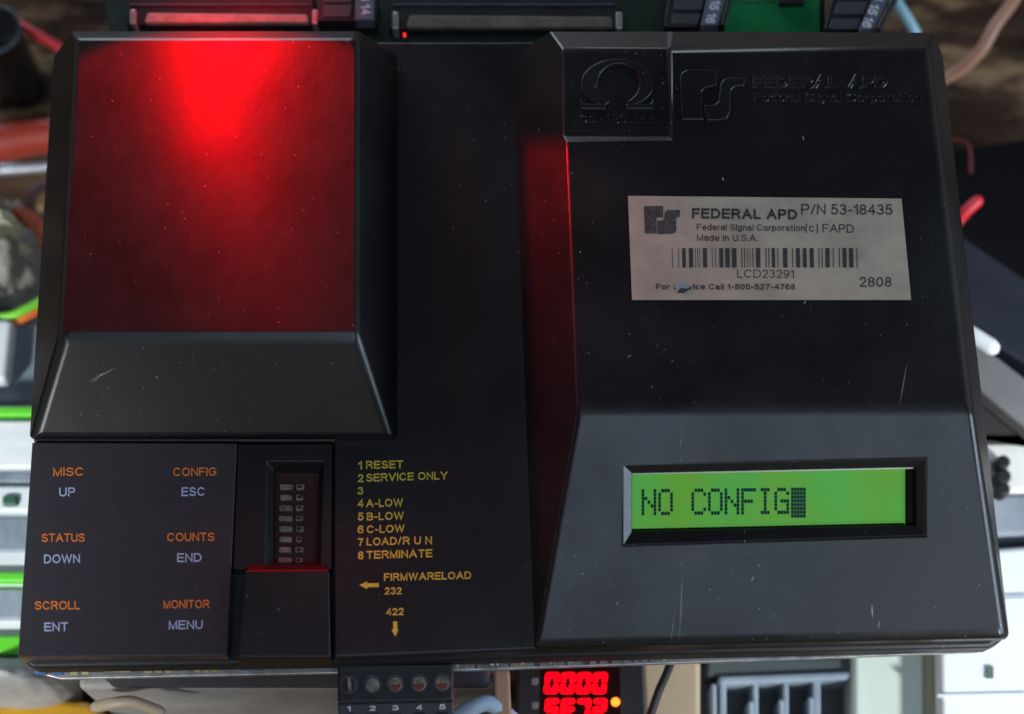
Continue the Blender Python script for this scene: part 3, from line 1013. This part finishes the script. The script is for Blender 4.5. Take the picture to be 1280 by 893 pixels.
bx_dark = mottled("slate_blue_card", (0.035, 0.045, 0.06), (0.05, 0.06, 0.075), 30, 0.55)
card = mottled("grey_carton_card", (0.20, 0.19, 0.18), (0.32, 0.30, 0.27), 25, 0.7, vec=((1, 6, 1), (0, 0, 0)))
solid("storage_box", [(112, 838), (612, 838), (580, 420), (180, 420)], ZB - 0.0002, bx_dark, "dark slate box directly under the keypad side of the controller", "box", z0=-0.052)
solid("carton", [(96, 861), (622, 861), (580, 420), (180, 420)], -0.0525, card, "scuffed grey carton at the bottom of the stack carrying the slate box", "box")

green = mat("bright_green_trim", (0.10, 0.55, 0.02), 0.5)
pale = mottled("pale_blue_plastic", (0.58, 0.64, 0.66), (0.78, 0.80, 0.80), 14, 0.45, vec=((1, 5, 1), (0, 0, 0)))
greyb = mottled("blue_grey_plastic", (0.16, 0.20, 0.24), (0.30, 0.35, 0.40), 20, 0.45, vec=((3, 1, 1), (0, 0, R(30))))
dr = thing("drawer_cabinet", U(-40, 660, ZT), "pale blue drawer cabinet with bright green drawer edges left of the keypad", "cabinet")
obj("cabinet_body", prism([(-190, 505), (58, 505), (50, 822), (-200, 822)], -0.078, ZT), pale, dr, bevel=0.002)
for y0, y1, nm, mm in ((507, 520, "drawer_edge", green), (714, 728, "drawer_edge", green), (794, 818, "drawer_edge", green),
                       (525, 585, "drawer_front", pale), (590, 604, "drawer_gap", greyb), (607, 640, "drawer_front", pale), (646, 690, "drawer_gap", greyb), (735, 775, "drawer_gap", greyb)):
    obj(nm, prism(rect(-180, y0, 48, y1), -0.0745 if nm != "drawer_gap" else -0.0765, -0.0785), mm, dr, bevel=0.0012)
obj("drawer_handle", prism(rect(2, 618, 22, 632), -0.073, -0.076), mat("dark_green_handle", (0.03, 0.10, 0.06), 0.4), dr, bevel=0.001)
solid("tray", [(-150, 402), (60, 402), (58, 503), (-150, 503)], -0.088, greyb, "blue grey plastic tray above the green edged drawer cabinet", "tray")
solid("carton", [(-120, 396), (16, 398), (8, 476), (-120, 480)], -0.080, mat("white_card", (0.62, 0.66, 0.70), 0.6), "white card box standing on the blue grey tray", "box", z0=-0.0878)

bag = thing("plastic_bag", U(0, 330, ZT), "crumpled grey green plastic bag left of the red lit cover", "bag")
mb = mottled("cloudy_plastic_film", (0.20, 0.19, 0.16), (0.28, 0.27, 0.24), 18, 0.4)
blob("bag_body", -2, 335, 52, 62, -0.10, 0.035, mb, None, None, 0.35, 3, 2.6, bag)
blob("bag_filling", -8, 300, 34, 30, -0.078, 0.022, mottled("lime_paper", (0.42, 0.44, 0.22), (0.55, 0.54, 0.42), 40, 0.5), None, None, 0.3, 5, 2.2, bag)
cable("ribbon_cable", [(-30, 398, -0.085), (10, 396, -0.083), (30, 388, -0.083), (60, 372, -0.085)], 0.0016, mat("lime_wire", (0.20, 0.62, 0.05), 0.4), "lime green wire under the crumpled plastic bag", "wire")
cable("ribbon_cable", [(-30, 405, -0.086), (12, 404, -0.084), (34, 396, -0.084), (62, 380, -0.086)], 0.0013, mat("orange_wire", (0.75, 0.16, 0.03), 0.4), "orange wire beside the lime green wire", "wire")
blob("rag", 44, 298, 22, 14, -0.10, 0.02, mat("orange_cloth", (0.62, 0.14, 0.07), 0.8), "small orange cloth scrap between the bag and the red lit cover", "cloth", 0.3, 9)
wpb = mat("dark_ring_plastic", (0.02, 0.012, 0.012), 0.4)
cable("hose", [(70, 230, -0.115), (44, 238, -0.112), (38, 262, -0.112), (58, 288, -0.115)], 0.0022, mat("brown_hose", (0.12, 0.06, 0.045), 0.5), "short brown hose loop above the orange cloth scrap", "hose")

jar = thing("jar", U(-10, 30, ZT), "black round jar with a glossy rim in the far corner", "jar")
ctr, k_ = U(-12, 32, -0.095), MPP(-0.095)
bm = bmesh.new()
rr = [(0.0, 0.0), (31, 0), (33, 0.001), (34, 0.003), (34, 0.045)]
prof = [(x * k_, -0.095 - z) for x, z in rr]
rings = []
for r_, z in prof[1:]:
    rings.append([bm.verts.new((ctr.x + r_ * math.cos(t * math.pi / 20), ctr.y + r_ * math.sin(t * math.pi / 20), z)) for t in range(40)])
bm.faces.new(rings[0])
for i in range(len(rings) - 1):
    for t in range(40):
        bm.faces.new([rings[i][t], rings[i][(t + 1) % 40], rings[i + 1][(t + 1) % 40], rings[i + 1][t]])
obj("jar_body", bm, mat("black_jar_plastic", (0.006, 0.005, 0.006), 0.3), jar, smooth=False)
bm = bmesh.new()
tube([Vector((ctr.x + 35 * k_ * math.cos(t * math.pi / 12), ctr.y + 35 * k_ * math.sin(t * math.pi / 12), -0.098)) for t in range(25)], 0.0009, bm, caps=False)
obj("jar_rim", bm, mat("slate_rim", (0.06, 0.07, 0.09), 0.25), jar, smooth=True)
redm = mat("red_insulation", (0.62, 0.02, 0.035), 0.4)
cable("cable", [(10, 18, -0.11), (30, 34, -0.108), (62, 53, -0.108), (105, 78, -0.11)], 0.0017, redm, "red cable running from the black jar to the controller's corner")
sd = thing("screwdriver", U(20, 178, ZT), "orange red handled screwdriver lying on the wood by the red lit cover", "screwdriver")
obj("handle", tube([U(-60, 180, -0.122), U(0, 178, -0.122), U(40, 172, -0.122), U(75, 168, -0.122)], [0.0078, 0.0062]), mat("red_handle", (0.34, 0.04, 0.022), 0.4), sd, smooth=True)
obj("shaft", tube([U(72, 168, -0.122), U(140, 160, -0.122), U(210, 150, -0.122)], 0.0022), M['alu'], sd, smooth=True)
cable("metal_rod", [(-60, 214, -0.133), (10, 212, -0.133), (90, 206, -0.133)], 0.0021, mat("bright_steel", (0.72, 0.76, 0.84), 0.25, 0.8), "shiny steel rod just below the red screwdriver handle", "rod")

solid("tape_strip", [(-60, 826), (28, 822), (34, 840), (-60, 846)], -0.088, mat("brick_red_plastic", (0.48, 0.09, 0.05), 0.5), "brick red plastic strip below the drawer cabinet", "strip")
blob("plastic_bundle", 30, 862, 66, 28, -0.095, 0.03, mottled("white_foam", (0.22, 0.22, 0.21), (0.34, 0.34, 0.34), 20, 0.5), "white crumpled bundle behind the keypad's lower corner", "bundle", 0.12, 4, 1.6)
solid("tool_case", [(-80, 884), (60, 872), (112, 876), (130, 890), (130, 990), (-80, 990)], -0.088, mottled("yellow_case_plastic", (0.46, 0.24, 0.008), (0.32, 0.15, 0.008), 14, 0.4), "yellow plastic case in the near left corner", "case", bevel=0.004)
cable("cable", [(120, 884, -0.05), (145, 879, -0.046), (168, 878, -0.046), (200, 890, -0.05)], 0.0017, mat("cream_insulation", (0.34, 0.27, 0.19), 0.5), "cream cable end lying by the yellow case")
cable("cable", [(565, 900, -0.05), (590, 885, -0.047), (612, 880, -0.047), (640, 900, -0.05)], 0.0024, mat("sky_insulation", (0.42, 0.54, 0.68), 0.45), "sky blue cable right of the plug-in terminal block")
solid("wooden_stick", [(617, 836), (637, 836), (642, 960), (620, 960)], -0.046, mottled("pine", (0.46, 0.29, 0.18), (0.34, 0.20, 0.12), 30, 0.6, vec=((6, 1, 1), (0, 0, 0))), "pine stick beside the red number meter", "stick", z0=-0.064, bevel=0.001)

# digital panel meter
me_ = thing("panel_meter", U(716, 890, ZT), "black panel meter showing two rows of red glowing digits", "meter")
ZM = -0.072
obj("meter_case", prism([(646, 826), (806, 826), (812, 985), (640, 985)], ZM, ZT), plastic("meter_plastic", (0.013, 0.012, 0.013), 0.4), me_, bevel=0.0012)
obj("meter_window", prism([(676, 833), (776, 833), (778, 908), (674, 908)], ZM + 0.0003, ZM - 0.001), mat("smoked_window", (0.012, 0.002, 0.003), 0.15), me_, bevel=0.0003)
MP = level(ZM + 0.0004)
redl = mat("lit_red_segment", (0.02, 0.0, 0.0), 0.5, spec=0.1, emit=(1.0, 0.0, 0.003), estr=5.0)
segs = {'0': "abcdef", '5': "afgcd", 'E': "afged", '7': "abc", '2': "abged", 'F': "afge", 'T': "abc"}


def seven(ch, x, y, w, h):
    t = 6.2
    sl_ = -0.10
    bars = dict(a=(0, 0, w, t), g=(0, h / 2 - t / 2, w, h / 2 + t / 2), d=(0, h - t, w, h),
                f=(0, 0, t, h / 2), b=(w - t, 0, w, h / 2), e=(0, h / 2, t, h), c=(w - t, h / 2, w, h))
    for q in segs[ch]:
        x0, y0, x1, y1 = bars[q]
        c_ = min(2.4, t / 2)
        oct_ = [(x0 + c_, y0), (x1 - c_, y0), (x1, y0 + c_), (x1, y1 - c_), (x1 - c_, y1), (x0 + c_, y1), (x0, y1 - c_), (x0, y0 + c_)]
        bm = plate([(x + a_ + sl_ * (b_ - h / 2), y + b_) for a_, b_ in oct_], MP, 0.0, 0.0002 + 0.00004 * "abcdefg".index(q))
        obj("digit_segment", bm, redl, me_)


for i, ch in enumerate("0000"):
    seven(ch, 681 + 20 * i, 841, 17.5, 26)
for i, ch in enumerate("5E72"):
    seven(ch, 681 + 20 * i, 873.5, 17, 26)
obj("status_light", plate(circle(769.5, 877.5, 5.5, 20), MP, 0.0, 0.0004), mat("lit_amber_light", (0.6, 0.2, 0.02), 0.4, emit=(1.0, 0.17, 0.01), estr=3.0), me_)
for y in (851, 881):
    obj("meter_button", prism(rect(664, y - 4, 673, y + 5), ZM + 0.0008, ZM - 0.001), mat("grey_button", (0.16, 0.16, 0.17), 0.5), me_, bevel=0.0004)

solid("board_offcut", [(800, 822), (876, 822), (876, 980), (808, 980)], -0.078, mottled("beige_board", (0.42, 0.31, 0.20), (0.34, 0.27, 0.17), 12, 0.6), "beige board offcut between the red number meter and grey slotted unit", "board")
cable("cable", [(842, 820, -0.06), (832, 845, -0.058), (822, 868, -0.058), (808, 910, -0.06)], 0.0012, M['dark'], "slanting black cable over the beige board", group="black cables over the beige board")

# grey slotted power unit
pu = thing("power_unit", U(975, 880, ZT), "dark slotted power unit with pale blue grey bars under the display cover", "power unit")
bar = mottled("pale_blue_grey_paint", (0.20, 0.25, 0.31), (0.27, 0.32, 0.38), 40, 0.4)
ZP = -0.098
obj("unit_body", prism([(872, 818), (1076, 818), (1078, 985), (868, 985)], ZP - 0.01, ZT), mottled("charcoal_paint", (0.022, 0.024, 0.028), (0.05, 0.055, 0.06), 18, 0.5, vec=((6, 1, 1), (0, 0, 0))), pu, bevel=0.002)
obj("unit_cap", prism([(884, 824), (1066, 822), (1076, 830), (1076, 838), (884, 846)], ZP + 0.002, ZP - 0.012), mat("grey_green_cap", (0.06, 0.075, 0.075), 0.45), pu, bevel=0.0015)
obj("cross_bar", prism([(898, 845), (1076, 838), (1076, 849), (898, 857)], ZP + 0.004, ZP - 0.012), bar, pu, bevel=0.0012)
for x0, x1, y0 in ((889, 896, 854), (899, 908, 852), (940, 948, 850), (978, 986, 849), (1015, 1026, 848), (1065, 1069, 846)):
    obj("fin", prism([(x0, y0), (x1, y0), (x1 + 1, 985), (x0 + 1, 985)], ZP + 0.002, ZP - 0.011), bar, pu, bevel=0.0008)
for x0, y0 in ((935, 876), (973, 874), (1010, 871)):
    obj("fin_tab", prism([(x0, y0), (x0 + 7, y0), (x0 + 8, 985), (x0 + 1, 985)], ZP + 0.0035, ZP - 0.010), bar, pu, bevel=0.0008)

solid("panel_cover", [(1066, 812), (1158, 808), (1160, 985), (1066, 985)], -0.092, mat("pale_green_paint", (0.60, 0.68, 0.60), 0.5), "pale green cover between the slotted power unit and white case", "cover")
solid("metal_edge", [(1158, 806), (1172, 806), (1174, 985), (1160, 985)], -0.088, mat("olive_paint", (0.26, 0.27, 0.17), 0.5), "olive strip along the side of the white case", "strip", bevel=0.001)
wc = thing("white_case", U(1230, 800, ZT), "bright white instrument case under the controller's lower right corner", "case")
wm = mottled("white_case_paint", (0.80, 0.81, 0.82), (0.74, 0.76, 0.78), 12, 0.5)
obj("case_body", prism([(1172, 690), (1420, 672), (1440, 1000), (1176, 1000)], -0.082, ZT), wm, wc, bevel=0.002)
obj("case_slot", prism(rect(1234, 833, 1242, 848), -0.0812, -0.083), mat("dark_slot", (0.10, 0.14, 0.12), 0.5), wc)
obj("case_lid_edge", prism([(1172, 868), (1420, 862), (1420, 866), (1172, 871)], -0.0814, -0.083), mat("pale_seam", (0.62, 0.68, 0.70), 0.5), wc)
obj("case_top_edge", prism([(1180, 746), (1420, 738), (1420, 744), (1180, 752)], -0.0814, -0.083), mat("grey_seam", (0.45, 0.50, 0.54), 0.5), wc)
solid("fabric_pad", [(1200, 618), (1420, 612), (1420, 668), (1200, 672)], -0.086, mottled("blue_grey_cloth", (0.20, 0.23, 0.27), (0.30, 0.33, 0.37), 40, 0.8), "blue grey pad above the white instrument case", "pad")
kn = thing("knob", U(1254, 595, ZT), "black stacked knob on the white box right of the display", "knob")
for y, r_ in ((577, 9), (595, 10), (611, 9)):
    obj("knob_ring", prism(circle(1255, y, r_, 20), -0.0790, -0.0856), M['dark'], kn, bevel=0.001)
solid("white_box", [(1180, 546), (1420, 540), (1420, 614), (1180, 618)], -0.0858, mottled("cream_white_card", (0.72, 0.68, 0.62), (0.80, 0.80, 0.80), 20, 0.6, vec=((3, 1, 1), (0, 0, 0))), "cream white box carrying the black stacked knob", "box")
solid("angle_bar", [(1190, 410), (1226, 430), (1330, 510), (1330, 575), (1180, 452)], -0.070, mottled("grey_steel_paint", (0.15, 0.15, 0.15), (0.21, 0.21, 0.21), 30, 0.45), "grey metal angle bar slanting down from the right edge", "bar", z0=-0.078, bevel=0.001)
solid("wedge_block", [(1170, 440), (1330, 560), (1330, 548), (1190, 548)], -0.0785, mat("dark_brown_rubber", (0.035, 0.03, 0.03), 0.6), "dark brown wedge under the grey angle bar", "wedge", bevel=0.001)
cable("plug", [(1190, 404, -0.064), (1215, 419, -0.063), (1239, 434, -0.063)], 0.0026, mat("white_plug_plastic", (0.82, 0.83, 0.85), 0.4), "white plug end sticking out beside the controller's right edge", "plug")
cs = thing("equipment_case", U(1260, 320, ZT), "open black equipment case with a navy panel right of the silver label", "case")
obj("case_body", prism([(1120, 196), (1420, 152), (1420, 520), (1120, 420)], -0.100, ZT), mat("matt_black_paint", (0.003, 0.003, 0.004), 0.8, spec=0.1), cs, bevel=0.002)
obj("navy_panel", prism([(1170, 290), (1205, 296), (1420, 440), (1420, 540), (1190, 400)], -0.092, -0.101), mottled("navy_paint", (0.012, 0.015, 0.026), (0.025, 0.028, 0.04), 20, 0.5), cs, bevel=0.0015)
cable("wire", [(1180, 300, -0.082), (1202, 270, -0.074), (1221, 252, -0.071)], 0.0020, mat("red_wire_sleeve", (0.75, 0.03, 0.05), 0.35), "bright red wire stub against the black equipment case", "wire")
cable("wire", [(1165, 172, -0.096), (1192, 174, -0.094), (1210, 182, -0.094), (1213, 215, -0.097)], 0.0007, mat("dull_red_wire", (0.10, 0.006, 0.008), 0.6), "thin dull red wire curling above the bright red stub", "wire")
cable("cable", [(1100, 130, -0.10), (1182, 98, -0.088), (1222, 68, -0.080), (1244, 32, -0.076), (1266, 2, -0.078), (1290, -40, -0.08)], 0.0021, mat("tan_insulation", (0.52, 0.26, 0.16), 0.4), "tan cable curving over the worn wood in the far right corner")
cable("cable", [(1100, -30, -0.07), (1120, 2, -0.07), (1140, 34, -0.074), (1152, 60, -0.08)], 0.0019, mat("pale_cyan_insulation", (0.36, 0.62, 0.72), 0.45), "pale cyan cable beside the numbered terminal block")
